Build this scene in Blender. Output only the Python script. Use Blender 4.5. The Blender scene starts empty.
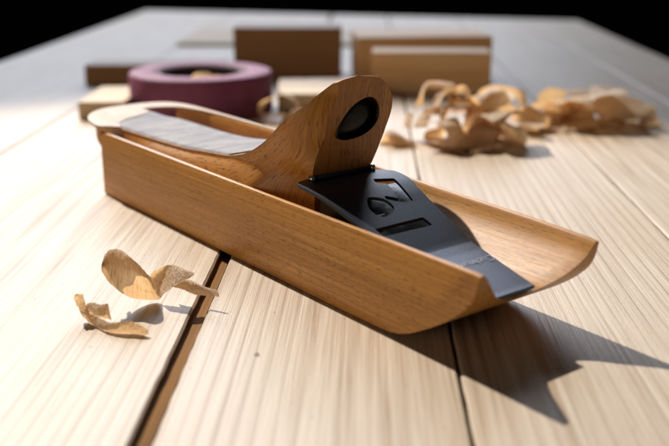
import bpy, bmesh, math, random
from mathutils import Vector, Matrix, noise
random.seed(7)
S = 0.138                      # one working unit (the camera's height over the table) in metres
R = math.radians
scene = bpy.context.scene
COL = scene.collection

# ------------------------------------------------------------------ camera
PITCH = math.atan2(293, 945)
cam_d = bpy.data.cameras.new('camera')
cam = bpy.data.objects.new('camera', cam_d); COL.objects.link(cam)
cam.location = (0, 0, S)
cam.rotation_euler = (R(90) - PITCH, 0, 0)
cam_d.sensor_width = 36; cam_d.lens = 36 * 945 / 669
cam_d.clip_start = 0.01; cam_d.clip_end = 50
cam_d.dof.use_dof = True
cam_d.dof.focus_distance = 2.78 * S
cam_d.dof.aperture_fstop = 7.8
cam_d.dof.aperture_blades = 7
scene.camera = cam

# ------------------------------------------------------------------ light
w = bpy.data.worlds.new('World'); scene.world = w; w.use_nodes = True
bg = w.node_tree.nodes['Background']
bg.inputs[0].default_value = (0.66, 0.64, 0.70, 1); bg.inputs[1].default_value = 0.035

BX = Vector((math.cos(R(-52.4)), math.sin(R(-52.4)), 0)); BY = Vector((-BX.y, BX.x, 0))
SUN = (-1.07 * BX + 0.045 * BY + Vector((0, 0, 1))).normalized()
AIM = Vector((0.25, 2.45, 0)) * S
sp = bpy.data.lights.new('low_sun_through_window', 'SPOT')
so = bpy.data.objects.new('low_sun_through_window', sp); COL.objects.link(so)
DIST = 4.2
so.location = AIM + SUN * DIST
so.rotation_euler = (-SUN).to_track_quat('-Z', 'Y').to_euler()
sp.energy = 1150; sp.color = (1.0, 0.915, 0.80); sp.shadow_soft_size = 0.030
sp.spot_size = 2 * math.atan(3.1 * S / DIST); sp.spot_blend = 0.45

def area(name, loc, target, sx, sy, energy, color):
    d = bpy.data.lights.new(name, 'AREA'); d.shape = 'RECTANGLE'; d.size = sx; d.size_y = sy
    d.energy = energy; d.color = color
    o = bpy.data.objects.new(name, d); COL.objects.link(o); o.location = loc
    o.rotation_euler = (Vector(loc) - Vector(target)).to_track_quat('Z', 'Y').to_euler()
area('window_daylight', (-0.5, 3.3, 1.5), (0, 0.5, 0), 2.6, 1.5, 84, (0.80, 0.87, 1.0))
area('added_warm_fill', (-2.7, -1.9, .62), (0, 0.4, 0), 1.9, 1.0, 21, (1.0, 0.84, 0.62))  # added fill lamp, left behind the camera, to lift the near faces

scene.view_settings.view_transform = 'Standard'; scene.view_settings.look = 'None'
scene.view_settings.exposure = 0; scene.view_settings.gamma = 1

# ------------------------------------------------------------------ helpers
def tag(o, label=None, cat=None, group=None, kind=None):
    if label: o['label'] = label
    if cat: o['category'] = cat
    if group: o['group'] = group
    if kind: o['kind'] = kind
    return o

def empty(name, loc=(0, 0, 0), rz=0.0):
    o = bpy.data.objects.new(name, None); COL.objects.link(o)
    o.location = Vector(loc) * S; o.rotation_euler = (0, 0, rz); o.empty_display_size = .02
    return o

def link_bm(name, bm, mat, parent=None, smooth=True, scale=S):
    bmesh.ops.scale(bm, vec=(scale,) * 3, verts=bm.verts)
    bmesh.ops.recalc_face_normals(bm, faces=bm.faces)
    me = bpy.data.meshes.new(name); bm.to_mesh(me); bm.free()
    for p in me.polygons: p.use_smooth = smooth
    o = bpy.data.objects.new(name, me); COL.objects.link(o)
    if mat: me.materials.append(mat)
    if parent: o.parent = parent
    return o

def bevel(o, width, seg=2, ang=35):
    m = o.modifiers.new('bevel', 'BEVEL'); m.width = width * S; m.segments = seg
    m.limit_method = 'ANGLE'; m.angle_limit = R(ang); m.harden_normals = False
    return o

def interp(x, xs, ys):
    if x <= xs[0]: return ys[0]
    for i in range(1, len(xs)):
        if x <= xs[i]:
            t = (x - xs[i-1]) / (xs[i] - xs[i-1]); return ys[i-1] + t * (ys[i] - ys[i-1])
    return ys[-1]

def smooth_interp(x, xs, ys):           # monotone-ish cubic through the points
    if x <= xs[0]: return ys[0]
    if x >= xs[-1]: return ys[-1]
    n = len(xs)
    d = [(ys[i+1]-ys[i])/(xs[i+1]-xs[i]) for i in range(n-1)]
    m = [d[0]] + [0 if d[i-1]*d[i] <= 0 else (2*d[i-1]*d[i]/(d[i-1]+d[i])) for i in range(1, n-1)] + [d[-1]]
    for i in range(n-1):
        if x <= xs[i+1]:
            h = xs[i+1]-xs[i]; t = (x-xs[i])/h
            return ((2*t**3-3*t**2+1)*ys[i] + (t**3-2*t**2+t)*h*m[i]
                    + (-2*t**3+3*t**2)*ys[i+1] + (t**3-t**2)*h*m[i+1])

def prism(bm, pts, z0, z1, axis='z'):
    def P(a, b, c): return (a, b, c) if axis == 'z' else (c, a, b)
    lo = [bm.verts.new(P(p[0], p[1], z0)) for p in pts]
    hi = [bm.verts.new(P(p[0], p[1], z1)) for p in pts]
    n = len(pts)
    bm.faces.new(lo); bm.faces.new(hi)
    for i in range(n): bm.faces.new((lo[i], lo[(i+1) % n], hi[(i+1) % n], hi[i]))

def cut(o, pts, z0, z1, axis='z'):       # carve a prism out of a mesh for good
    bm = bmesh.new(); prism(bm, pts, z0, z1, axis)
    c = link_bm('cutter', bm, None, o.parent, False)
    m = o.modifiers.new('cut', 'BOOLEAN'); m.operation = 'DIFFERENCE'; m.solver = 'EXACT'; m.object = c
    bpy.context.view_layer.update()
    dg = bpy.context.evaluated_depsgraph_get()
    me = bpy.data.meshes.new_from_object(o.evaluated_get(dg))
    o.modifiers.clear(); o.data = me
    bpy.data.objects.remove(c)

def rounded(pts, r, n=5):
    out = []; k = len(pts)
    for i in range(k):
        a = Vector(pts[i-1]); b = Vector(pts[i]); c = Vector(pts[(i+1) % k])
        u = (a-b); v = (c-b); rr = min(r, u.length*.45, v.length*.45)
        p = b + u.normalized()*rr; q = b + v.normalized()*rr
        for j in range(n+1):
            t = j/n; out.append(tuple(p*(1-t)**2 + b*2*t*(1-t) + q*t*t))
    return out

# ------------------------------------------------------------------ materials
class NT:
    def __init__(s, name):
        s.m = bpy.data.materials.new(name); s.m.use_nodes = True
        s.t = s.m.node_tree; s.b = s.t.nodes['Principled BSDF']; s.out = s.t.nodes['Material Output']
    def n(s, typ, **kw):
        nd = s.t.nodes.new(typ)
        for k, v in kw.items():
            if k in nd.inputs: nd.inputs[k].default_value = v
            else: setattr(nd, k, v)
        return nd
    def l(s, a, b): s.t.links.new(a, b)
    def coords(s, scale, kind='Object', rot=(0, 0, 0), rand=0):
        tc = s.n('ShaderNodeTexCoord'); mp = s.n('ShaderNodeMapping')
        mp.inputs['Scale'].default_value = scale; mp.inputs['Rotation'].default_value = rot
        s.l(tc.outputs[kind], mp.inputs['Vector'])
        if rand:
            oi = s.n('ShaderNodeObjectInfo'); mu = s.n('ShaderNodeMath', operation='MULTIPLY')
            mu.inputs[1].default_value = rand
            s.l(oi.outputs['Random'], mu.inputs[0]); cb = s.n('ShaderNodeCombineXYZ')
            for i in range(3): s.l(mu.outputs[0], cb.inputs[i])
            s.l(cb.outputs[0], mp.inputs['Location'])
        return mp.outputs[0]
    def noise(s, vec, scale, detail=4, rough=.55, dist=0.0):
        nd = s.n('ShaderNodeTexNoise'); nd.inputs['Scale'].default_value = scale
        nd.inputs['Detail'].default_value = detail; nd.inputs['Roughness'].default_value = rough
        nd.inputs['Distortion'].default_value = dist
        s.l(vec, nd.inputs['Vector']); return nd.outputs['Fac']
    def ramp(s, fac, stops):
        r = s.n('ShaderNodeValToRGB'); el = r.color_ramp.elements
        while len(el) < len(stops): el.new(.5)
        for e, (p, c) in zip(el, stops):
            e.position = p; e.color = (c[0], c[1], c[2], 1) if not isinstance(c, (int, float)) else (c, c, c, 1)
        s.l(fac, r.inputs[0]); return r.outputs[0]
    def mix(s, fac, a, b, mode='MIX'):
        x = s.n('ShaderNodeMix', data_type='RGBA', blend_type=mode)
        for i, v in ((0, fac), (6, a), (7, b)):
            if hasattr(v, 'links'): s.l(v, x.inputs[i])
            else: x.inputs[i].default_value = v if isinstance(v, (int, float)) else (v[0], v[1], v[2], 1)
        return x.outputs[2]
    def add(s, *hs):
        out = hs[0]
        for h in hs[1:]:
            m = s.n('ShaderNodeMath', operation='ADD'); s.l(out, m.inputs[0]); s.l(h, m.inputs[1]); out = m.outputs[0]
        return out
    def mul(s, h, k):
        m = s.n('ShaderNodeMath', operation='MULTIPLY'); s.l(h, m.inputs[0])
        if hasattr(k, 'links'): s.l(k, m.inputs[1])
        else: m.inputs[1].default_value = k
        return m.outputs[0]
    def bump(s, h, strength, dist):
        b = s.n('ShaderNodeBump'); b.inputs['Strength'].default_value = strength; b.inputs['Distance'].default_value = dist
        s.l(h, b.inputs['Height']); s.l(b.outputs[0], s.b.inputs['Normal'])

def pine(name, c_lo, c_mid, c_hi, along='y', rough=.5, spec=.5, rand=0, bump=.35, k=1.0, grain_off=0.0):
    """planed / brushed softwood: broad growth rings + fine fibres running along one axis"""
    t = NT(name)
    def sc(a, l): return {'y': (a, l, a), 'x': (l, a, a), 'z': (a, a, l)}[along]
    v = t.coords(sc(1, .022), rand=rand)
    ring = t.noise(v, 300*k, 4, .6, .4)
    v2 = t.coords(sc(1, .010), rand=rand)
    fib = t.noise(v2, 1500*k, 3, .6)
    v3 = t.coords(sc(1, .35), rand=rand)
    cloud = t.noise(v3, 22*k, 3, .5)
    wv = t.n('ShaderNodeTexWave', wave_type='BANDS', bands_direction='X' if along == 'y' else 'Y', wave_profile='SAW')
    wv.inputs['Scale'].default_value = 62*k; wv.inputs['Distortion'].default_value = 13.0
    wv.inputs['Detail'].default_value = 3; wv.inputs['Detail Scale'].default_value = .16
    t.l(t.coords(sc(1, .05), rand=rand), wv.inputs['Vector'])
    rings = t.ramp(wv.outputs['Fac'], [(0, 0), (.62, .12), (.93, 1), (1, 0)])
    strong = t.ramp(t.noise(t.coords(sc(1, .3), rand=rand), 9, 2, .5), [(.42, .05), (.62, .55)])
    f = t.mix(strong, t.ramp(ring, [(.3, 0), (.72, 1)]), rings)
    col = t.ramp(f, [(0, c_hi), (.45, c_mid), (1, c_lo)])
    col = t.mix(t.ramp(fib, [(.32, .30), (.55, 0)]), col, c_lo)
    col = t.mix(t.ramp(cloud, [(.35, 0), (.75, .30)]), col, c_mid)
    patch = t.noise(t.coords(sc(1, .5), rand=rand), 14, 4, .6)
    col = t.mix(t.ramp(patch, [(.42, 0), (.68, .42)]), col, (c_mid[0]*.92, c_mid[1]*.80, c_mid[2]*.66))
    fleck = t.noise(t.coords(sc(1, .3), rand=rand), 620*k, 2, .5)
    col = t.mix(t.ramp(fleck, [(.215, .8), (.27, 0)]), col, (c_lo[0]*.45, c_lo[1]*.4, c_lo[2]*.35))
    t.l(col, t.b.inputs['Base Color'])
    t.b.inputs['Specular IOR Level'].default_value = spec
    rr = t.ramp(fib, [(.3, rough - .07), (.7, rough + .12)]); t.l(rr, t.b.inputs['Roughness'])
    saw = t.noise(t.coords((1, 1, 1), rand=rand), 900, 4, .65)
    t.bump(t.add(t.mul(fib, .55), t.mul(f, -.28), t.mul(saw, .5)), bump, .0006)
    return t

def oak(name, dark, mid, light, along='x', rough=.42, pores=1.0, coat=0.0, scale=1.0, rot=(0, 0, 0), uv=False):
    """oiled open-pored hardwood with short dark dashes"""
    t = NT(name)
    def sc(a, l): return {'y': (a, l, a), 'x': (l, a, a), 'z': (a, a, l)}[along]
    if uv:      # grain laid out along the bent sweep of the part (u along, v across), width from the object itself
        tcn = t.n('ShaderNodeTexCoord'); sx = t.n('ShaderNodeSeparateXYZ'); sy = t.n('ShaderNodeSeparateXYZ'); cb = t.n('ShaderNodeCombineXYZ')
        t.l(tcn.outputs['UV'], sx.inputs[0]); t.l(tcn.outputs['Object'], sy.inputs[0])
        t.l(sx.outputs[0], cb.inputs[0]); t.l(sx.outputs[1], cb.inputs[2])
        def uvc(scl, rot=None):
            mp = t.n('ShaderNodeMapping'); mp.inputs['Scale'].default_value = scl; t.l(cb.outputs[0], mp.inputs['Vector']); return mp.outputs[0]
        t.coords = uvc
    band = t.noise(t.coords(sc(1, .014), rot=rot), 520*scale, 5, .7, .2)
    fine = t.noise(t.coords(sc(1, .018), rot=rot), 1300*scale, 3, .6)
    pore = t.noise(t.coords(sc(1, .10), rot=rot), 2700*scale, 2, .5)
    cloud = t.noise(t.coords((1, 1, 1)), 26, 3, .5)
    col = t.ramp(band, [(.15, dark), (.5, mid), (.78, light)])
    line = t.noise(t.coords(sc(1, .010), rot=rot), 820*scale, 4, .65)
    col = t.mix(t.ramp(line, [(.36, .50), (.50, 0)]), col, dark)
    col = t.mix(t.ramp(fine, [(.3, .5), (.55, 0)]), col, dark)
    pm = t.ramp(pore, [(.34, pores), (.43, 0)])
    col = t.mix(pm, col, (dark[0]*.28, dark[1]*.25, dark[2]*.25))
    col = t.mix(t.ramp(cloud, [(.35, 0), (.7, .25)]), col, mid)
    wide = t.noise(t.coords(sc(1, .05), rot=rot), 90*scale, 3, .5)
    col = t.mix(t.ramp(wide, [(.4, 0), (.7, .35)]), col, (mid[0]*.72, mid[1]*.62, mid[2]*.5))
    t.l(col, t.b.inputs['Base Color'])
    rr = t.ramp(fine, [(.3, rough + .1), (.7, rough - .04)]); t.l(rr, t.b.inputs['Roughness'])
    t.b.inputs['Coat Weight'].default_value = coat; t.b.inputs['Coat Roughness'].default_value = .3
    t.bump(t.add(t.mul(fine, .3), t.mul(pm, -.3), t.mul(band, .2)), .25, .0002)
    return t

M_plank = pine('planed_pine', (.29, .18, .10), (.54, .45, .355), (.67, .59, .49), rand=9.0, rough=.45, spec=.45, bump=.5).m
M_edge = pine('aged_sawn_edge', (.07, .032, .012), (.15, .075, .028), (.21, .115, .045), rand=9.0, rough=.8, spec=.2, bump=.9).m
M_block = pine('beech_block', (.68, .35, .13), (.82, .49, .22), (.88, .62, .36), along='x', rand=5.0, rough=.6).m
M_block_dark = pine('walnut_block', (.24, .115, .04), (.36, .185, .065), (.42, .23, .09), along='x', rand=5.0, rough=.55).m
M_board_pale = pine('pale_board', (.42, .27, .14), (.56, .41, .25), (.64, .50, .34), along='x', rand=5.0, rough=.6).m
M_oak = oak('oiled_oak', (.24, .092, .015), (.55, .255, .050), (.68, .375, .105), pores=.8).m
M_oak_rest = oak('oiled_oak_rest', (.25, .092, .013), (.50, .21, .034), (.60, .30, .065), uv=True, scale=.8).m

t = NT('grey_sky_sheen'); v = t.coords((1, 1, 1))  # pale grey mottle: glancing sky reflection put into the colour
n1 = t.noise(v, 1400, 4, .7); n2 = t.noise(t.coords((1, .35, 1)), 130, 3, .6)
t.l(t.mix(t.ramp(n2, [(.35, 0), (.65, 1)]), t.ramp(n1, [(.35, (.26, .245, .25)), (.7, (.62, .585, .56))]), (.25, .24, .28)), t.b.inputs['Base Color'])
t.b.inputs['Roughness'].default_value = .62; t.b.inputs['Specular IOR Level'].default_value = .4; t.bump(n1, .9, .0009); M_rest_sheen = t.m

t = NT('blackened_steel'); v = t.coords((1, 1, 1))
n1 = t.noise(v, 1700, 5, .7); n2 = t.noise(v, 120, 4, .6)
t.l(t.mix(t.ramp(n2, [(.4, 0), (.7, .6)]), t.ramp(n1, [(.3, (.006, .010, .022)), (.75, (.024, .035, .066))]), (.012, .019, .038)), t.b.inputs['Base Color'])
t.b.inputs['Metallic'].default_value = .25
t.l(t.ramp(n1, [(.3, .52), (.7, .36)]), t.b.inputs['Roughness']); t.bump(n1, .35, .0003); M_steel = t.m
t = NT('steel_sky_sheen'); v = t.coords((1, 1, 1))  # plate steel again, lighter and bluer: sky reflection put into the colour
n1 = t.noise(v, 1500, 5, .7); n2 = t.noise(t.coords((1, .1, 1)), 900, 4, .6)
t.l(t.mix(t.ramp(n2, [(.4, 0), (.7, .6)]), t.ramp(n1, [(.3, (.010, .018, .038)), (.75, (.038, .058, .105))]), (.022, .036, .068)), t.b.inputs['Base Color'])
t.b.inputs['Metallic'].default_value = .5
t.l(t.ramp(n1, [(.3, .46), (.7, .30)]), t.b.inputs['Roughness']); t.bump(n1, .35, .0003); M_steel_sheen = t.m

t = NT('dark_recess'); n1 = t.noise(t.coords((1, 1, 1)), 160, 4, .6)  # near-black for the oval recess and the block below the slots
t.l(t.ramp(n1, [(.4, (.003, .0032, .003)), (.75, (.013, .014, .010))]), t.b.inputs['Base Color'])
t.b.inputs['Roughness'].default_value = .38; t.b.inputs['Specular IOR Level'].default_value = .3; t.bump(n1, .3, .001); M_recess = t.m

t = NT('bright_pin'); n1 = t.noise(t.coords((.1, 1, .1)), 1500, 3)
t.l(t.ramp(n1, [(.3, (.45, .38, .28)), (.7, (.75, .68, .55))]), t.b.inputs['Base Color'])
t.b.inputs['Metallic'].default_value = 1; t.b.inputs['Roughness'].default_value = .3; M_pin = t.m

t = NT('silver_ink'); n1 = t.noise(t.coords((1, 1, 1)), 2500, 3)
t.l(t.ramp(n1, [(.35, (.14, .16, .20)), (.6, (.36, .38, .42))]), t.b.inputs['Base Color'])
t.b.inputs['Roughness'].default_value = .4; M_ink = t.m

t = NT('purple_tape'); n1 = t.noise(t.coords((1, 1, 1)), 60, 4)
t.l(t.ramp(n1, [(.3, (.175, .045, .098)), (.7, (.22, .065, .125))]), t.b.inputs['Base Color'])
t.b.inputs['Roughness'].default_value = .6; t.b.inputs['Specular IOR Level'].default_value = .25; t.bump(t.noise(t.coords((.05, .05, 1)), 2500, 2), .5, .0003); M_purple = t.m

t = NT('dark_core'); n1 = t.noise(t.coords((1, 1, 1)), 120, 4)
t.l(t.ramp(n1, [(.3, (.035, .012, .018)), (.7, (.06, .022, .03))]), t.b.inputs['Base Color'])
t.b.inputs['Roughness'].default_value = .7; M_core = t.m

t = NT('dark_room'); n1 = t.noise(t.coords((1, 1, 1)), 3, 3)
t.l(t.ramp(n1, [(.3, (.004, .004, .005)), (.7, (.009, .008, .009))]), t.b.inputs['Base Color'])
t.b.inputs['Roughness'].default_value = .95; t.b.inputs['Specular IOR Level'].default_value = .1; M_room = t.m

t = NT('thin_shaving')                    # paper-thin wood: light soaks through it
uv = t.n('ShaderNodeTexCoord'); mp = t.n('ShaderNodeMapping'); mp.inputs['Scale'].default_value = (1, .12, 1)
t.l(uv.outputs['UV'], mp.inputs['Vector'])
mp2 = t.n('ShaderNodeMapping'); mp2.inputs['Scale'].default_value = (.10, 1, 1); t.l(uv.outputs['UV'], mp2.inputs['Vector'])
rid = t.noise(mp.outputs[0], 70, 4, .6, .3); gr = t.noise(mp2.outputs[0], 40, 3, .6)
col = t.ramp(rid, [(.32, (.46, .29, .16)), (.42, (.84, .69, .50)), (.70, (.93, .84, .68))])
col = t.mix(t.ramp(gr, [(.35, .25), (.55, 0)]), col, (.50, .33, .18))
t.l(col, t.b.inputs['Base Color']); t.b.inputs['Roughness'].default_value = .45
t.bump(t.add(rid, t.mul(gr, .3)), 1.0, .0016)
tr = t.n('ShaderNodeBsdfTranslucent'); t.l(t.mix(1.0, col, (1.0, .76, .48), 'MULTIPLY'), tr.inputs['Color'])
ms = t.n('ShaderNodeMixShader'); ms.inputs[0].default_value = .46
t.l(t.b.outputs[0], ms.inputs[1]); t.l(tr.outputs[0], ms.inputs[2]); t.l(ms.outputs[0], t.out.inputs[0])
M_shav = t.m

# ------------------------------------------------------------------ setting
bm = bmesh.new(); bmesh.ops.create_grid(bm, x_segments=2, y_segments=2, size=40)
for v_ in bm.verts: v_.co.z = -5.4
tag(link_bm('floor', bm, M_room, None, False), kind='structure')
bm = bmesh.new(); prism(bm, [(-40, 33), (40, 33), (40, 34), (-40, 34)], -5.4, 7)
tag(link_bm('wall', bm, M_room, None, False), kind='structure')

# work table of pine planks, each a part
table = empty('work_table', (0, 0, 0), -math.atan(.036))
tag(table, 'work table of pale planed pine planks with dark gaps, under everything', 'table')
seams = [(-2.92, 0), (-1.72, .005), (-.457, .043), (.220, .009), (1.026, .006), (1.82, .004), (2.42, 0)]
FAR = [12.1] * 6
for i in range(len(seams) - 1):
    a = seams[i][0] + seams[i][1] / 2; b = seams[i+1][0] - seams[i+1][1] / 2
    y0, y1 = .75 - .04*(i % 2), FAR[i]
    bm = bmesh.new()
    ny = 260
    rows = []
    rng = random.Random(i)
    for j in range(ny + 1):
        y = y0 + (y1 - y0) * (j / ny) ** 1.6
        # hand-cut edges wander a little
        wa = .004 * noise.noise(Vector((i * 7.1, y * 1.3, 0))) + .0022 * noise.noise(Vector((i * 3.1, y * 14, 5)))
        wb = .004 * noise.noise(Vector((i * 9.7, y * 1.1, 9))) + .0022 * noise.noise(Vector((i * 5.3, y * 15, 2)))
        aa, bb = a + wa, b + wb
        if i == 2: aa += .004 * (2.2 - y) if y < 4 else -.0072     # the wide gap opens towards us
        if i == 1: bb -= .004 * (2.2 - y) if y < 4 else -.0072
        ch = .006
        prof = [(aa, -.22), (aa, -ch), (aa + ch, 0), (bb - ch, 0), (bb, -ch), (bb, -.22)]
        ye = [y - (j / ny) ** 8 * (.235 * (px + 1.2)) for px, pz in prof]      # the far end of the table is cut slightly askew
        rows.append([bm.verts.new((px, yy, pz)) for (px, pz), yy in zip(prof, ye)])
    for j in range(ny):
        for k in range(6):
            bm.faces.new((rows[j][k], rows[j][(k+1) % 6], rows[j+1][(k+1) % 6], rows[j+1][k]))
    bm.faces.new(rows[0]); bm.faces.new(rows[-1])
    o = link_bm('plank', bm, M_plank, table, False)
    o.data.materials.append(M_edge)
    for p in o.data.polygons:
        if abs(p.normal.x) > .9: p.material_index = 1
t = pine('raw_batten', (.10, .045, .014), (.24, .12, .042), (.32, .17, .065), rough=.85, spec=.15)
M_batten = t.m
bm = bmesh.new(); prism(bm, [(-.53, .8), (-.444, .8), (-.450, 12), (-.53, 12)], -.20, -.022)
bm2 = link_bm('tongue_strip', bm, M_batten, table, False)
t = NT('knot_wood'); kn = t.noise(t.coords((1, .4, 1)), 700, 4, .6)
t.l(t.ramp(kn, [(.35, (.10, .05, .022)), (.6, (.30, .18, .09))]), t.b.inputs['Base Color']); t.b.inputs['Roughness'].default_value = .6
M_knot = t.m
for kx, ky, ka, kb in ((-.268, 2.12, .0065, .011), (.84, 2.05, .005, .010)):
    bm = bmesh.new(); rg = random.Random(int(kx*1000)); pts = []
    for q in range(18):
        a_ = q*math.pi/9; k_ = 1 + .22*rg.uniform(-1, 1); pts.append((kx + ka*k_*math.cos(a_), ky + kb*k_*math.sin(a_)))
    prism(bm, pts, -.01, .0007)
    link_bm('knot', bm, M_knot, table, False)
# rough dark cross rails underneath
for y in (1.6, 6.5, 11.0):
    bm = bmesh.new(); prism(bm, [(-2.8, y), (2.3, y), (2.3, y + .5), (-2.8, y + .5)], -.50, -.225)
    link_bm('rail', bm, M_batten, table, False)
for x, y in ((-2.7, 1.7), (2.1, 1.7), (-2.7, 11.05), (2.1, 11.05)):
    bm = bmesh.new(); prism(bm, [(x-.2, y-.2), (x+.2, y-.2), (x+.2, y+.2), (x-.2, y+.2)], -5.39, -.505)
    link_bm('leg', bm, M_batten, table, False)

# ------------------------------------------------------------------ the wooden hand plane
plane = empty('hand_plane', (-.911, 3.613, 0), R(-52.4))
tag(plane, 'oiled oak block plane with round palm rest and black blade plate, lying across the planks', 'hand plane')

toe = [(1.60, 0), (1.66, .002), (1.72, .008), (1.783, .024), (1.853, .059), (1.921, .101), (1.97, .138), (2.010, .181), (2.024, .215), (2.031, .262), (2.033, .31)]
tz = [p[1] for p in toe]; tx = [p[0] for p in toe]
def toe_x(z): return smooth_interp(z, tz, tx)
def rim_z(x, y):      # height of the wall tops
    if y < .2: return .252
    return smooth_interp(x, [-.3, .5, 1.0, 1.5, 1.8, 2.05], [.288, .293, .281, .268, .262, .252])
def floor_z(x, y):
    zf = smooth_interp(y, [0, .014, .020, .032, .06, .09, .13, .2, .26, .30, .33, .366, .395, .412, .418, .431],
                          [.252, .252, .249, .235, .20, .172, .150, .138, .138, .150, .170, .196, .222, .246, .252, .252])
    rz = rim_z(x, y)
    if y > .3: zf = .138 + (zf - .138) * (rz - .138) / (.252 - .138)
    back = max(0, min(1, (1.35 - x) / .3))      # behind the blade the trough is deeper, walls upright
    zb = smooth_interp(y, [0, .014, .020, .030, .05, .1, .34, .39, .405, .413, .418, .431], [.252, .252, .245, .17, .11, .09, .09, .11, .17, .245, .252, .252])
    if y > .3: zb = .09 + (zb - .09) * (rz - .09) / (.252 - .09)
    return zf + (zb - zf) * back
def heel_x(y): return smooth_interp(y, [0, .05, .12, .25, .38, .431], [0, -.02, -.07, -.18, -.205, -.14])
def flare(x, y):      # the far wall opens outwards a little towards the heel
    return .018 * max(0, (1.2 - x) / 1.2) * max(0, (y - .2) / .231)
ys = [0, .003, .008, .0135, .0165, .020, .025, .03, .037, .045, .055, .07, .085, .105, .13, .16, .2, .24, .27, .29, .31, .33, .345, .36, .372, .383, .392, .399, .405, .409, .412, .415, .418, .422, .427, .431]
NB, NT_, NF = 44, 26, 90
bm = bmesh.new(); cols = []
for y in ys:
    xr = heel_x(y)
    ring = []
    edge = min(y, .431 - y)
    zb = .008 * max(0, 1 - edge / .008) ** 2            # slightly rounded sole arris
    for j in range(NB): ring.append((xr + (1.6 - xr) * j / NB, zb))
    # find lip on toe curve
    z = .2
    for _ in range(30): z = floor_z(toe_x(z), y)
    zl = z; x_l = toe_x(zl)
    for j in range(NT_): 
        zz = zl * (j / NT_) ** 1.25
        ring.append((toe_x(zz), max(zz, zb)))
    for j in range(NF + 1):
        x = x_l + (xr - x_l) * j / NF
        ring.append((x, floor_z(x, y) - (.006 * max(0, 1 - edge / .006) ** 2 if edge < .006 else 0) - (.002 if j == 0 else 0)))
    cols.append([bm.verts.new((px, y + flare(px, y), pz)) for px, pz in ring])
n = len(cols[0])
for a, b in zip(cols[:-1], cols[1:]):
    for j in range(n): bm.faces.new((a[j], a[(j+1) % n], b[(j+1) % n], b[j]))
bm.faces.new(cols[0]); bm.faces.new(cols[-1])
body = link_bm('body', bm, M_oak, plane)
bm = bmesh.new(); bm.from_mesh(body.data)
for e in bm.edges:
    if len(e.link_faces) == 2 and e.calc_face_angle(0) > R(38): e.smooth = False
bm.to_mesh(body.data); bm.free()
body.data.update()

# palm rest: flat tail that sweeps up into a round-topped grip
ZTX = [-.24, -.1, 0, .3, .55, .7, .85, .95, 1.04, 1.11, 1.19, 1.24]
ZTZ = [.287, .279, .270, .272, .279, .292, .306, .330, .371, .417, .479, .522]
def z_top(x): return smooth_interp(x, ZTX, ZTZ)
def half_h(z): return smooth_interp(z, [.1, .2, .29, .325, .37, .43, .48, .52, .55, .575, .59, .60],
                                       [.09, .092, .098, .118, .145, .168, .174, .166, .146, .112, .078, .0])
YC = .213
def x_front(z): return 1.25 + .16 * (z - .29)
stations = [-.24 + 1.34 * i / 60 for i in range(61)] + [1.115 + .0125*i for i in range(11)] + [('f', u) for u in (.12, .25, .4, .55, .7, .82, .91, .97, 1.0)]
NS, NTT = 34, 16
bm = bmesh.new(); secs = []
for st in stations:
    if isinstance(st, tuple): u = st[1]; x0 = 1.24; zt = .522 + (.600 - .522) * (u ** .8)
    else: u = -1; x0 = st; zt = z_top(x0)
    zbase = .10 if x0 > .0 else .10 + .13 * min(1, (-x0) / .24)
    nf = max(0, min(1, (x0 - 1.02) / .2)); nf = nf * nf * (3 - 2 * nf)
    ptsN, ptsF = [], []
    for k in range(NS + 1):
        z = zbase + (zt - zbase) * (1 - (1 - k / NS) ** 1.7)
        # plain saddle flank (behind) -> shaped neck (front)
        ft = min(.300, zt - .012); fl = max(0, min(1, (ft - z) / (ft - .205))); fl = fl * (2 - fl)
        fn = max(0, min(1, (x0 - .05) / .3))
        yn = smooth_interp(x0, [-.24, -.15, 0, .4, .8, 1.2], [.10, .052, .052, .058, .060, .055])
        yf = smooth_interp(x0, [-.24, -.10, .1, .5, .8, 1.2], [.26, .285, .325, .318, .34, .372])
        yn2 = yn + (.016 - yn) * fl * fn * .9; yf2 = yf + (.405 - yf) * fl * fn
        hz = half_h(z); YC = .213 + .022 * max(0, min(1, (z - .38) / .14))
        a = yn2 * (1 - nf) + (YC - hz) * nf; b = yf2 * (1 - nf) + (YC + hz) * nf
        a = max(a, YC - half_h(z) if z > .43 else a); b = min(b, YC + half_h(z) if z > .43 else b)
        x = x0
        xe = x0 + max(0, u) * (x_front(z) - 1.24)
        rr_ = max(0, min(1, (xe - 1.13) / max(.02, x_front(z) - 1.13)))      # the grip's front is rounded over towards the flank, more so higher up
        gate = max(0, min(1, (z - .315) / .11)) * max(0, min(1, (.60 - z) / .05))
        a += .085 * rr_**3 * gate; b -= .022 * rr_**4 * gate
        if u >= 0: x = 1.24 + (x_front(z) - 1.24) * u
        ptsN.append((x, a, z)); ptsF.append((x, b, z))
    row = ptsN[:]
    A_, B_ = ptsN[-1], ptsF[-1]
    for k in range(1, NTT):
        s_ = k / NTT; row.append((A_[0] + (B_[0]-A_[0])*s_, A_[1] + (B_[1]-A_[1])*s_, A_[2]))
    row += ptsF[::-1]
    secs.append([bm.verts.new(p) for p in row])
for a, b in zip(secs[:-1], secs[1:]):
    for j in range(len(a)):
        k = (j + 1) % len(a)
        try: bm.faces.new((a[j], a[k], b[k], b[j]))
        except ValueError: pass
for sec in (secs[0], secs[-1]):
    N_ = len(sec)
    left = sec[:NS+1]; right = sec[::-1][:NS+1]
    for k in range(NS): bm.faces.new((left[k], left[k+1], right[k+1], right[k]))
    bm.faces.new([left[-1]] + sec[NS+1:N_-NS-1] + [right[-1]])
bmesh.ops.remove_doubles(bm, verts=bm.verts, dist=.0006)
bmesh.ops.dissolve_degenerate(bm, dist=.0003, edges=bm.edges)
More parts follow.
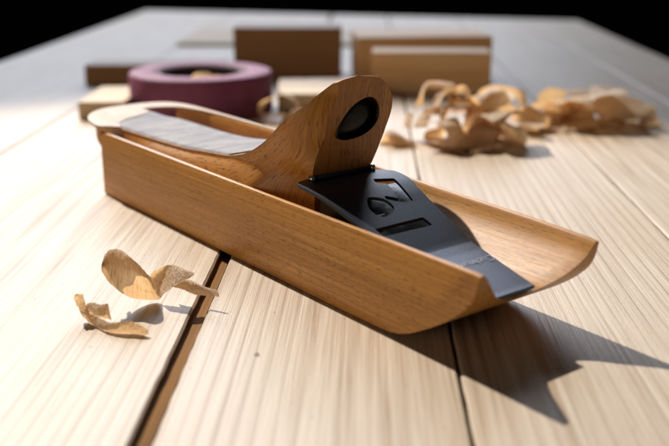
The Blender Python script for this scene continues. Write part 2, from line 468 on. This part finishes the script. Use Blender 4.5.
uvl = bm.loops.layers.uv.verify(); bmesh.ops.recalc_face_normals(bm, faces=bm.faces); bm.normal_update()
XS = [-.3 + .01*i for i in range(155)]; ARC = [0.0]
for i in range(1, 155): ARC.append(ARC[-1] + math.hypot(.01, z_top(XS[i]) - z_top(XS[i-1])))
for f_ in bm.faces:
    for lp in f_.loops:
        c_ = lp.vert.co
        fw = max(0, min(1, (abs(lp.vert.normal.x) - .25) / .6)) if c_.x > 1.1 else 0
        fw = fw*fw*(3-2*fw)
        fa = Vector((ARC[-1] - .45 + c_.z, c_.y + .10)); fb = Vector((interp(c_.x, XS, ARC), z_top(min(c_.x, 1.24)) - c_.z + .45*c_.y))
        lp[uvl].uv = tuple(fb.lerp(fa, fw) * S)
rest = link_bm('palm_rest', bm, M_oak_rest, plane)
OV = [(.174, .431), (.183, .455), (.200, .482), (.225, .508), (.258, .526), (.292, .531), (.318, .518), (.332, .493), (.331, .463), (.312, .438), (.282, .421), (.245, .412), (.205, .410), (.182, .416)]
def smooth_loop(P, m=5):
    out = []; n_ = len(P)
    for i in range(n_):
        p0, p1, p2, p3 = (Vector(P[(i+k) % n_]) for k in (-1, 0, 1, 2))
        for j in range(m):
            t_ = j/m; out.append(tuple(.5*((2*p1) + (p2-p0)*t_ + (2*p0-5*p1+4*p2-p3)*t_**2 + (3*p1-p0-3*p2+p3)*t_**3)))
    return out
OV = smooth_loop(OV)
cut(rest, [(y, z) for y, z in OV], 1.252, 1.40, 'x')
bevel(rest, .006, 3, 40)
m = rest.modifiers.new('wn', 'WEIGHTED_NORMAL'); m.keep_sharp = True
# dark disc at the bottom of the carved finger oval
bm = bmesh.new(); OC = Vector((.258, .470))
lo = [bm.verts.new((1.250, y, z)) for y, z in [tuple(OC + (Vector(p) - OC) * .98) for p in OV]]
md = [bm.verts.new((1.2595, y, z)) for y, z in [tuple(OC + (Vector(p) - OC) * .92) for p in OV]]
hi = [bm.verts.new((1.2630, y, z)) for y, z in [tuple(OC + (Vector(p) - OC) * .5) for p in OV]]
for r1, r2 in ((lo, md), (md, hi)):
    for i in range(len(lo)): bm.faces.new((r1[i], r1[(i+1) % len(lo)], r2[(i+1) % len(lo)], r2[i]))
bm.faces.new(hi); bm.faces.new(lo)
link_bm('finger_oval_disc', bm, M_recess, plane)
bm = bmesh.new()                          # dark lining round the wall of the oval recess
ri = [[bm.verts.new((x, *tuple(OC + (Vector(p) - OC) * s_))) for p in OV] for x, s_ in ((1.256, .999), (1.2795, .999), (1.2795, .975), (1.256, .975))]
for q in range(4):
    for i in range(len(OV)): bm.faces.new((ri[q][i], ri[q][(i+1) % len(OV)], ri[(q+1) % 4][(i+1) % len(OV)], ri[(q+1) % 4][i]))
link_bm('finger_oval_lining', bm, M_recess, plane)

# heel cap: the cream cap over the heel, running into the far rim
M_cap = oak('pale_oak_cap', (.33, .20, .10), (.47, .32, .19), (.54, .39, .26), rough=.5, pores=.3).m
outer = [(.075, .054), (.045, .030), (.01, .004), (-.06, .000), (-.15, .018), (-.215, .060), (-.25, .13), (-.262, .22), (-.262, .32), (-.24, .39), (-.18, .434), (-.08, .452), (.05, .4535), (.2, .451), (.4, .447), (.6, .444)]
inner = [(.6, .430), (.4, .431), (.2, .431), (.08, .427), (-.02, .414), (-.09, .39), (-.14, .35), (-.165, .30), (-.162, .262), (-.13, .272), (-.10, .262), (-.07, .20), (-.045, .13), (-.01, .085), (.05, .062)]
def capz(x, y):
    far = max(0, min(1, (y - .27) / .13)); far = far*far*(3-2*far)
    zt_ = z_top(max(-.24, x)) + .0065 - .010 * max(0, min(1, (.14 - y) / .14)) * max(0, min(1, (.02 - x) / .10))
    return zt_ + (rim_z(x, .4) + .005 - zt_) * far
bm = bmesh.new()
from mathutils.geometry import tessellate_polygon
poly = outer + inner
# refine outline
def refine(pts, closed=True):
    out = []
    for i in range(len(pts)):
        a = Vector(pts[i]); b = Vector(pts[(i+1) % len(pts)])
        p0 = Vector(pts[i-1]); p3 = Vector(pts[(i+2) % len(pts)])
        if (b - a).length > .03 and i not in (len(outer)-1, len(pts)-1):
            for t_ in (0, .25, .5, .75):
                out.append(tuple(.5 * ((2*a) + (b-p0)*t_ + (2*p0-5*a+4*b-p3)*t_**2 + (3*a-p0-3*b+p3)*t_**3)) if i not in (0, len(outer)-2, len(outer), len(pts)-2) else tuple(a + (b-a)*t_))
        else: out.append(tuple(a))
    return out
rp = refine(poly)
tri = tessellate_polygon([[Vector((p[0], p[1], 0)) for p in rp]])
hi = [bm.verts.new((p[0], p[1], capz(*p))) for p in rp]; lo = [bm.verts.new((p[0], p[1], capz(*p) - .010)) for p in rp]
for a, b, c in tri: bm.faces.new((hi[a], hi[b], hi[c])); bm.faces.new((lo[a], lo[c], lo[b]))
for i in range(len(rp)):
    j = (i+1) % len(rp); bm.faces.new((hi[i], hi[j], lo[j], lo[i]))
cap = link_bm('heel_cap', bm, M_cap, plane, False); bevel(cap, .004, 3, 50)

# added strip on the palm rest's flat, its glancing sky sheen painted in
bm = bmesh.new(); rows = []
for i in range(41):
    x = -.19 + 1.055 * i / 40
    yn = smooth_interp(x, [-.24, -.15, 0, .4, .8, 1.2], [.10, .052, .052, .058, .060, .055]) + .006
    yf = smooth_interp(x, [-.24, -.10, .1, .5, .8, 1.2], [.26, .285, .325, .318, .34, .372]) - .006
    rows.append([bm.verts.new((x, yn + (yf-yn)*k/10, z_top(x) + .0042 - .010 * max(0, min(1, (.14 - (yn + (yf-yn)*k/10)) / .14)) * max(0, min(1, (.02 - x) / .10)))) for k in range(11)] +
                [bm.verts.new((x, yn + (yf-yn)*k/10, z_top(x) - .0150)) for k in range(10, -1, -1)])
for a, b in zip(rows[:-1], rows[1:]):
    for k in range(22): bm.faces.new((a[k], a[(k+1) % 22], b[(k+1) % 22], b[k]))
bm.faces.new(rows[0]); bm.faces.new(rows[-1])
link_bm('rest_sheen_strip', bm, M_rest_sheen, rest)

# black blade plate
PX = [1.235, 1.30, 1.37, 1.43, 1.50, 1.60, 1.685, 1.70, 1.74, 1.965]; PZ = [.291, .2885, .280, .265, .2415, .2075, .1785, .1745, .169, .147]
def plate_z(x): return interp(x, PX, PZ) if x > 1.60 else smooth_interp(x, PX, PZ)
def plate_r(x): return smooth_interp(x, [1.235, 1.255, 1.28, 1.31, 1.35, 1.45, 1.70, 1.85, 1.995], [.300, .318, .345, .374, .376, .354, .316, .282, .250])
def plate_l(x): return smooth_interp(x, [1.235, 1.255, 1.28, 1.33, 1.45, 1.7, 1.97], [.10, .046, .038, .036, .042, .060, .060])
bm = bmesh.new(); rows = []; NXP, NYP = 74, 14
for i in range(NXP + 1):
    x = 1.237 + (1.980 - 1.237) * i / NXP
    a, b = plate_l(x), plate_r(x)
    top = [bm.verts.new((x, a + (b-a)*k/NYP, plate_z(x) + .010 )) for k in range(NYP + 1)]
    bot = [bm.verts.new((v_.co.x, v_.co.y, v_.co.z - .009)) for v_ in top[::-1]]
    rows.append(top + bot)
W_ = len(rows[0])
for a, b in zip(rows[:-1], rows[1:]):
    for k in range(W_): bm.faces.new((a[k], a[(k+1) % W_], b[(k+1) % W_], b[k]))
bm.faces.new(rows[0]); bm.faces.new(rows[-1])
plate = link_bm('blade_plate', bm, M_steel, plane, False)
plate.data.materials.append(M_steel_sheen)
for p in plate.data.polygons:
    if p.center.x > 1.698 * S: p.material_index = 1  # plate ahead of the bend takes the painted-in sky sheen
SLOTU = [(1.337, 0.265), (1.359, 0.327), (1.485, 0.293), (1.484, 0.262), (1.46, 0.212), (1.437, 0.224), (1.462, 0.256), (1.382, 0.280), (1.364, 0.252)]
HEXA = [(1.424, 0.165), (1.446, 0.213), (1.493, 0.216), (1.518, 0.185), (1.525, 0.139), (1.486, 0.128)]
SLOT2 = [(1.562, 0.083), (1.560, 0.262), (1.600, 0.262), (1.598, 0.088)]
slotU = rounded(SLOTU, .004, 2)
slot2 = rounded(SLOT2, .006, 3)
hexa = rounded(HEXA, .022, 4)
for c_ in (slotU, slot2, hexa): cut(plate, c_, .1, .5)
bevel(plate, .0022, 2, 40)
# dark block added under the plate to put shade in the slots; clamping screw
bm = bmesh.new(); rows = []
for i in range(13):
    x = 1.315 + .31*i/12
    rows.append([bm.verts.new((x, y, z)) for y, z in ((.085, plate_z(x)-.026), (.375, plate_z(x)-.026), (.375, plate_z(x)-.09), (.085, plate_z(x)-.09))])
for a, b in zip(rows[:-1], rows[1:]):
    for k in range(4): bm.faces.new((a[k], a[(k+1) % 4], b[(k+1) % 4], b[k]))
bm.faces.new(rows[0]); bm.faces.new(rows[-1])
link_bm('slot_shade_block', bm, M_recess, plane, False)
bm = bmesh.new()
prism(bm, [(1.482 + .022*math.cos(a_*math.pi/12), .160 + .026*math.sin(a_*math.pi/12)) for a_ in range(24)], .20, .240)
scr = link_bm('clamp_screw', bm, M_steel, plane, False); bevel(scr, .004, 2)
cut(scr, [(1.477, .12), (1.487, .12), (1.487, .20), (1.477, .20)], .232, .26)
# hinge pin and its end lugs
def tube(bm, p0, p1, r, n=14):
    p0, p1 = Vector(p0), Vector(p1); d = (p1-p0).normalized(); a = d.orthogonal().normalized(); b = d.cross(a)
    r0 = [bm.verts.new(p0 + a*r*math.cos(k*2*math.pi/n) + b*r*math.sin(k*2*math.pi/n)) for k in range(n)]
    r1 = [bm.verts.new(p1 + a*r*math.cos(k*2*math.pi/n) + b*r*math.sin(k*2*math.pi/n)) for k in range(n)]
    bm.faces.new(r0); bm.faces.new(r1)
    for k in range(n): bm.faces.new((r0[k], r0[(k+1) % n], r1[(k+1) % n], r1[k]))
bm = bmesh.new(); tube(bm, (1.262, .098, .306), (1.262, .318, .306), .0065)
pin = link_bm('hinge_pin', bm, M_steel, plane)
for y_ in (.088, .316):
    bm = bmesh.new(); tube(bm, (1.262, y_, .306), (1.262, y_ + .012, .306), .011)
    link_bm('pin_head', bm, M_pin, pin)

# silver lettering, read from the far side of the plane
tc = bpy.data.curves.new('lettering', 'FONT'); tc.body = 'Cuthrum'; tc.size = .043 * S; tc.extrude = .0006 * S; tc.shear = .45
tc.align_x = 'CENTER'; tc.align_y = 'CENTER'; tc.space_character = 1.02; tc.offset = -.0004*S
to = bpy.data.objects.new('tmp', tc); COL.objects.link(to); bpy.context.view_layer.update()
me = bpy.data.meshes.new_from_object(to.evaluated_get(bpy.context.evaluated_depsgraph_get())); bpy.data.objects.remove(to)
me.materials.clear(); me.materials.append(M_ink)
xm, ym = 1.803, .232
sl = math.atan2(plate_z(1.76) - plate_z(1.84), .08)
xa = Vector((0, -1, 0)); ya = Vector((math.cos(sl), 0, -math.sin(sl))); za = xa.cross(ya)
for v_ in me.vertices:
    q = xa*v_.co.x*.80 + ya*v_.co.y + za*(v_.co.z + .0009*S)
    v_.co = q + Vector((xm, ym, plate_z(xm) + .010)) * S
lt = bpy.data.objects.new('lettering', me); COL.objects.link(lt); lt.parent = plate

# ------------------------------------------------------------------ wood blocks behind
def block(name, label, cat, x, y, lx, ly, h, rz, mat, z=0, group=None):
    r = empty(name, (x, y, z), R(rz))
    bm = bmesh.new(); ch = 10
    prism(bm, [(0, 0), (lx, 0), (lx, ly), (0, ly)], 0, h)
    bmesh.ops.subdivide_edges(bm, edges=bm.edges, cuts=4, use_grid_fill=True)
    for v_ in bm.verts:
        v_.co += .004 * noise.noise_vector(v_.co * 3 + Vector((x, y, 0)))
        if v_.co.z < .004: v_.co.z = 0
    bmesh.ops.scale(bm, vec=(S,)*3, verts=bm.verts); bmesh.ops.recalc_face_normals(bm, faces=bm.faces)
    me = bpy.data.meshes.new(name); bm.to_mesh(me); bm.free(); me.materials.append(mat)
    bpy.data.objects.remove(r)
    o = bpy.data.objects.new(name, me); COL.objects.link(o); o.location = Vector((x, y, z))*S; o.rotation_euler = (0, 0, R(rz))
    bevel(o, .008, 2, 50); tag(o, label, cat, group); return o
block('wooden_board', 'short pale board end sticking out at the left of the purple ring', 'board', -1.41, 5.14, .26, .56, .10, 0, M_board_pale)
block('wooden_board', 'short low pale board between the purple ring and the palm rest', 'board', -.33, 5.42, .50, .58, .10, 2, M_board_pale)
block('wooden_block', 'small dark brown offcut at the left behind the purple ring', 'wood block', -1.69, 6.40, .95, .30, .13, 1, M_block_dark)
block('wooden_block', 'dark brown upright block standing between the purple ring and the pair of blocks', 'wood block', -.715, 6.76, .765, .40, .345, -.5, M_block_dark)
block('wooden_block', 'light brown thick block, front one of the pair at the back right', 'wood block', .235, 6.02, .755, .28, .262, -3.5, M_block)
block('wooden_block', 'light brown block, rear one of the pair set slightly askew', 'wood block', .155, 6.50, .93, .50, .305, 3.5, M_block)
block('wooden_board', 'thin pale board lying flat farthest back on the table', 'board', -1.42, 8.6, 2.6, 1.4, .03, -1, M_board_pale)

# ------------------------------------------------------------------ purple ring
ring = empty('tape_ring', (-.77, 5.46, 0)); tag(ring, 'thick purple ring roll holding a few shavings in its hollow', 'ring')
def lathe(bm, prof, n=96):
    rows = [[bm.verts.new((r*math.cos(2*math.pi*k/n), r*math.sin(2*math.pi*k/n), z)) for r, z in prof] for k in range(n)]
    m_ = len(prof)
    for k in range(n):
        for j in range(m_):
            bm.faces.new((rows[k][j], rows[k][(j+1) % m_], rows[(k+1) % n][(j+1) % m_], rows[(k+1) % n][j]))
bm = bmesh.new(); lathe(bm, [(.405, .0), (.410, .008), (.410, .213), (.402, .225), (.39, .229), (.27, .229), (.262, .224), (.258, .0)])
o = link_bm('roll', bm, M_purple, ring); bevel(o, .004, 2, 40)
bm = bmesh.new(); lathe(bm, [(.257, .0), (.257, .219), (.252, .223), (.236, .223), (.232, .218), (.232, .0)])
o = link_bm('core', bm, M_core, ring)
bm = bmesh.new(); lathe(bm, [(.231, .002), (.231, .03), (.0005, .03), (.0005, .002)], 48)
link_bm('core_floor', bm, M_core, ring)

# ------------------------------------------------------------------ shavings
def ray_pt(u, v, z):                      # where the sight line of a photo point meets height z
    f = 945.; c, s_ = math.cos(PITCH), math.sin(PITCH)
    x = (u - 334.5) / f; y = -(v - 223) / f
    d = Vector((x, c + s_*y, -s_ + c*y)); t_ = (z - 1) / d.z
    return Vector((0, 0, 1)) + d * t_

SKEW = .62
def ribbon(bm, rul, bulge, n_sub=6, n_w=14, seed=0, uv_len=1.0, wr=.004):
    """thin curled sheet through rulings (P, Q, bulge vector)"""
    pts = []
    m_ = len(rul)
    def cr(p0, p1, p2, p3, t_): return .5*((2*p1) + (p2-p0)*t_ + (2*p0-5*p1+4*p2-p3)*t_**2 + (3*p1-p0-3*p2+p3)*t_**3)
    seq = []
    for i in range(m_-1):
        g_ = lambda k: rul[max(0, min(m_-1, k))]
        for j in range(n_sub):
            t_ = j/n_sub
            seq.append(tuple(cr(g_(i-1)[q], g_(i)[q], g_(i+1)[q], g_(i+2)[q], t_) for q in range(3)))
    seq.append(rul[-1])
    uvl = bm.loops.layers.uv.verify(); rows = []
    for i, (P, Q, B) in enumerate(seq):
        row = []
        for k in range(n_w+1):
            s_ = k/n_w
            sk = s_ ** SKEW; p = P.lerp(Q, s_) + B * (4*sk*(1-sk))
            e_ = 1 if 0 < i < len(seq)-1 else 2.2
            p += noise.noise_vector(Vector((i*.55, s_*3.5, seed*7.7))) * wr * e_
            p += (Q-P).cross(B).normalized() * noise.noise(Vector((i*1.3, s_*.8, seed*3.1+9))) * wr * 1.0 if B.length > 1e-5 else Vector()
            p.z = max(p.z, .001)
            row.append(bm.verts.new(p))
        rows.append(row)
    L = len(rows)
    for i in range(L-1):
        for k in range(n_w):
            f_ = bm.faces.new((rows[i][k], rows[i][k+1], rows[i+1][k+1], rows[i+1][k]))
            for lp, (a, b) in zip(f_.loops, ((i, k), (i, k+1), (i+1, k+1), (i+1, k))):
                lp[uvl].uv = (a/n_sub*.12*uv_len, b/n_w*.6)
def thin(o, th=.0035):
    m2 = o.modifiers.new('sub', 'SUBSURF'); m2.levels = 1; m2.render_levels = 1
    return o
TOC = Vector((0, -.80, .52))              # towards the viewer, slightly up
def rl(P, Q, bul=0.0, side=0.0): 
    return (ray_pt(*P), ray_pt(*Q), TOC*bul + Vector((side, 0, 0)))
bm = bmesh.new()
def rl3(C, Q, back=.05, drop=.03, side=0.0):     # arched ruling: hidden back edge, crest C, front edge Q
    c = ray_pt(*C); q = ray_pt(*Q); p = c + Vector((side, back, -drop))
    return (p, q, c)
def arch(bm, rul, n_sub, n_w, seed, wr):
    out = []
    for p, q, c in rul:                              # quadratic through p, c (at .36) and q
        t_ = .36; out.append((p, q, (c - p.lerp(q, t_)) / (4*t_*(1-t_))))
    global SKEW; SKEW = 1.0; ribbon(bm, out, 0, seed=seed, n_w=n_w, n_sub=n_sub, wr=wr); SKEW = .62
arch(bm, [rl3((113, 262, .115), (109, 267, .11), .01, .015), rl3((105, 256, .135), (101, 268, .12), .015, .015), rl3((109, 250, .155), (106, 278, .09), .02, .018), rl3((119, 250, .155), (115, 288, .065), .022, .02),
          rl3((129, 257, .145), (128, 296.5, .034), .022, .02), rl3((138, 265, .125), (142, 299.5, .014), .02, .02), rl3((146, 273, .10), (155, 300, .006), .012, .015), rl3((150, 277, .070), (160, 299, .012), .008, .01)],
     9, 20, 1, .0022)
ribbon(bm, [rl((150, 277, .065), (160, 299, .012), .0), rl((153, 272, .08), (163, 295, .035), -.018), rl((161, 267.5, .09), (169, 290, .05), -.012),
            rl((172, 265, .095), (177, 284.5, .065), .0), rl((184, 269, .09), (187, 279, .075), .006), rl((195, 273.5, .082), (193, 276, .08), .0)],
       0, seed=6, n_w=16, n_sub=8, wr=.0025)
ribbon(bm, [rl((168, 277, .06), (172, 287, .045), 0), rl((179, 278, .065), (181, 289, .045), .006), rl((190, 280, .06), (192, 293.5, .035), .012),
            rl((200, 284.5, .055), (201, 295.5, .03), .010), rl((210, 288.5, .05), (211, 296, .035), .005), rl((219, 290.5, .05), (219, 296.5, .038), 0)], 0, seed=2, n_sub=6, n_w=8, wr=.0025)
sA = thin(link_bm('wood_shaving', bm, M_shav)); tag(sA, 'larger curled shaving with a pointed tail, lying by the wide plank gap', 'wood shaving', 'loose shavings in front of the plane')
bm = bmesh.new()
ribbon(bm, [rl((73.5, 295, .075), (82.5, 293.5, .075), 0), rl((75, 301, .055), (85, 301, .055), .004), rl((79, 309, .03), (88, 310, .035), .006), rl((83.5, 317, .012), (91, 314, .03), .006),
            rl((92, 325.5, -.004), (98, 317, .03), .01), rl((103, 331.5, -.004), (108, 322, .028), .012), rl((116, 334.5, -.004), (119, 322.5, .032), .012),
            rl((128, 335, -.004), (129, 321, .036), .010), rl((138, 335.5, -.004), (138, 324, .032), .006), rl((149, 334.5, .006), (148, 330, .018), 0)], 0, seed=4, n_sub=7, n_w=10, wr=.0025)
ribbon(bm, [rl((86, 313, .025), (87, 304, .05), 0), rl((93, 315.5, .02), (93, 302.5, .055), .012), rl((101, 318, .02), (101, 304.5, .052), .012), rl((108, 319, .018), (108.5, 304.5, .05), .004), rl((113, 321, .012), (109, 312, .034), 0)], 0, seed=5, n_sub=6, n_w=8, wr=.003)
sB = thin(link_bm('wood_shaving', bm, M_shav)); tag(sB, 'smaller crumpled shaving with an upright end, nearest the left edge', 'wood shaving', 'loose shavings in front of the plane')

def curl(label, group, x, y, z, r0, r1, turns, width, rz, tilt, seed, drift=.1, wr=.007):
    """a free curl: ribbon wound round a lying axis, resting on what is under it"""
    rng = random.Random(seed); bm = bmesh.new(); rul = []
    n_ = int(turns*9) + 2
    for i in range(n_):
        t_ = i/(n_-1); a = 2*math.pi*turns*t_ + rng.uniform(-.12, .12) + seed
        r = (r0 + (r1-r0)*t_) * rng.uniform(.93, 1.07)
        off = drift*(t_-.5)
        c = Vector((off, math.cos(a)*r, math.sin(a)*r))
        wv_ = Vector((width*.5*rng.uniform(.8, 1.1), .02*rng.uniform(-1, 1), .02*rng.uniform(-1, 1)))
        rad = Vector((0, math.cos(a), math.sin(a)))
        rul.append((c - wv_, c + wv_, rad * rng.uniform(-.02, .03)))
    ribbon(bm, rul, 0, seed=seed, n_sub=4, n_w=8, uv_len=1.5, wr=wr)
    mt = Matrix.Rotation(R(rz), 4, 'Z') @ Matrix.Rotation(R(tilt), 4, 'Y')
    bmesh.ops.transform(bm, matrix=mt, verts=bm.verts)
    zmin = min(v_.co.z for v_ in bm.verts)
    for v_ in bm.verts: v_.co.z -= zmin
    o = link_bm('wood_shaving', bm, M_shav); o.location = Vector((x, y, z+.003))*S
    thin(o, .004); tag(o, label, 'wood shaving', group); return o
G1 = 'shavings heaped behind the palm rest'; G2 = 'shavings strewn at the right'; G3 = 'shavings in the ring'
L1 = 'crumpled pale curl in the nearer blurred heap of shavings behind the black plate'
for a in [(.62, 4.44, 0, .16, .19, .62, .20, -20, 8, 3.6), (.54, 4.46, 0, .11, .15, .9, .17, 40, 6, 1), (.74, 4.44, .0, .11, .15, .85, .19, 20, -6, 3), (.66, 4.60, .02, .13, .17, .8, .2, 70, 12, 6.1),
          (.79, 4.52, .0, .08, .10, 1.2, .15, -50, 4, 13), (.58, 4.56, .12, .09, .12, 1.1, .12, 100, 20, 4), (.76, 4.56, .12, .07, .11, 1.1, .13, 5, -25, 5), (.47, 4.60, .05, .07, .09, 1.2, .12, 110, 10, 12)]:
    curl(L1, G1, *a, drift=.15)
curl('tall looping curl standing up from the nearer blurred heap of shavings', G1, .50, 4.58, .16, .09, .12, 1.1, .07, 65, 12, 21)
L2 = 'crumpled pale curl in the row of blurred shavings at the right'
for a in [(1.02, 4.90, 0, .08, .12, 1.1, .16, 30, 8, 7), (1.16, 4.93, 0, .12, .15, .8, .20, -12, 6, 3.4), (1.33, 4.92, 0, .13, .16, .75, .24, 8, -6, 3.8), (1.50, 4.98, .0, .10, .14, .9, .19, -15, 4, 9.7),
          (1.60, 5.03, 0, .08, .11, 1.1, .15, 30, 0, 11), (.92, 4.74, 0, .05, .07, 1.1, .13, -30, 0, 14), (1.22, 5.08, .04, .10, .13, 1.0, .16, 40, 10, 15), (1.42, 5.10, .04, .10, .13, 1.0, .18, -25, 8, 16)]:
    curl(L2, G2, *a, drift=.2)
curl('upright curl at the left end of the row of blurred shavings', G2, .88, 4.98, .07, .10, .13, 1.0, .09, 80, 20, 22)
L3 = 'pale curl lying in the hollow of the purple ring'
for a in [(-.70, 5.42, .11, .06, .08, 1.2, .16, 20, 0, 31), (-.82, 5.46, .11, .05, .08, 1.1, .15, -30, 0, 32), (-.66, 5.36, .12, .045, .07, 1.3, .12, 70, 0, 33)]:
    curl(L3, G3, *a)
curl('tall pale curl leaning beside the right of the purple ring', 'shavings by the ring', -.30, 5.10, 0, .10, .12, 1.2, .14, 75, 15, 41)
curl('low pale curl between the purple ring and the palm rest', 'shavings by the ring', -.16, 5.02, 0, .06, .08, 1.1, .16, 10, 0, 42)
curl('tiny pale scrap on the planks between palm rest and heap', 'small scraps', .30, 4.5, 0, .03, .045, .8, .12, 10, 0, 43)
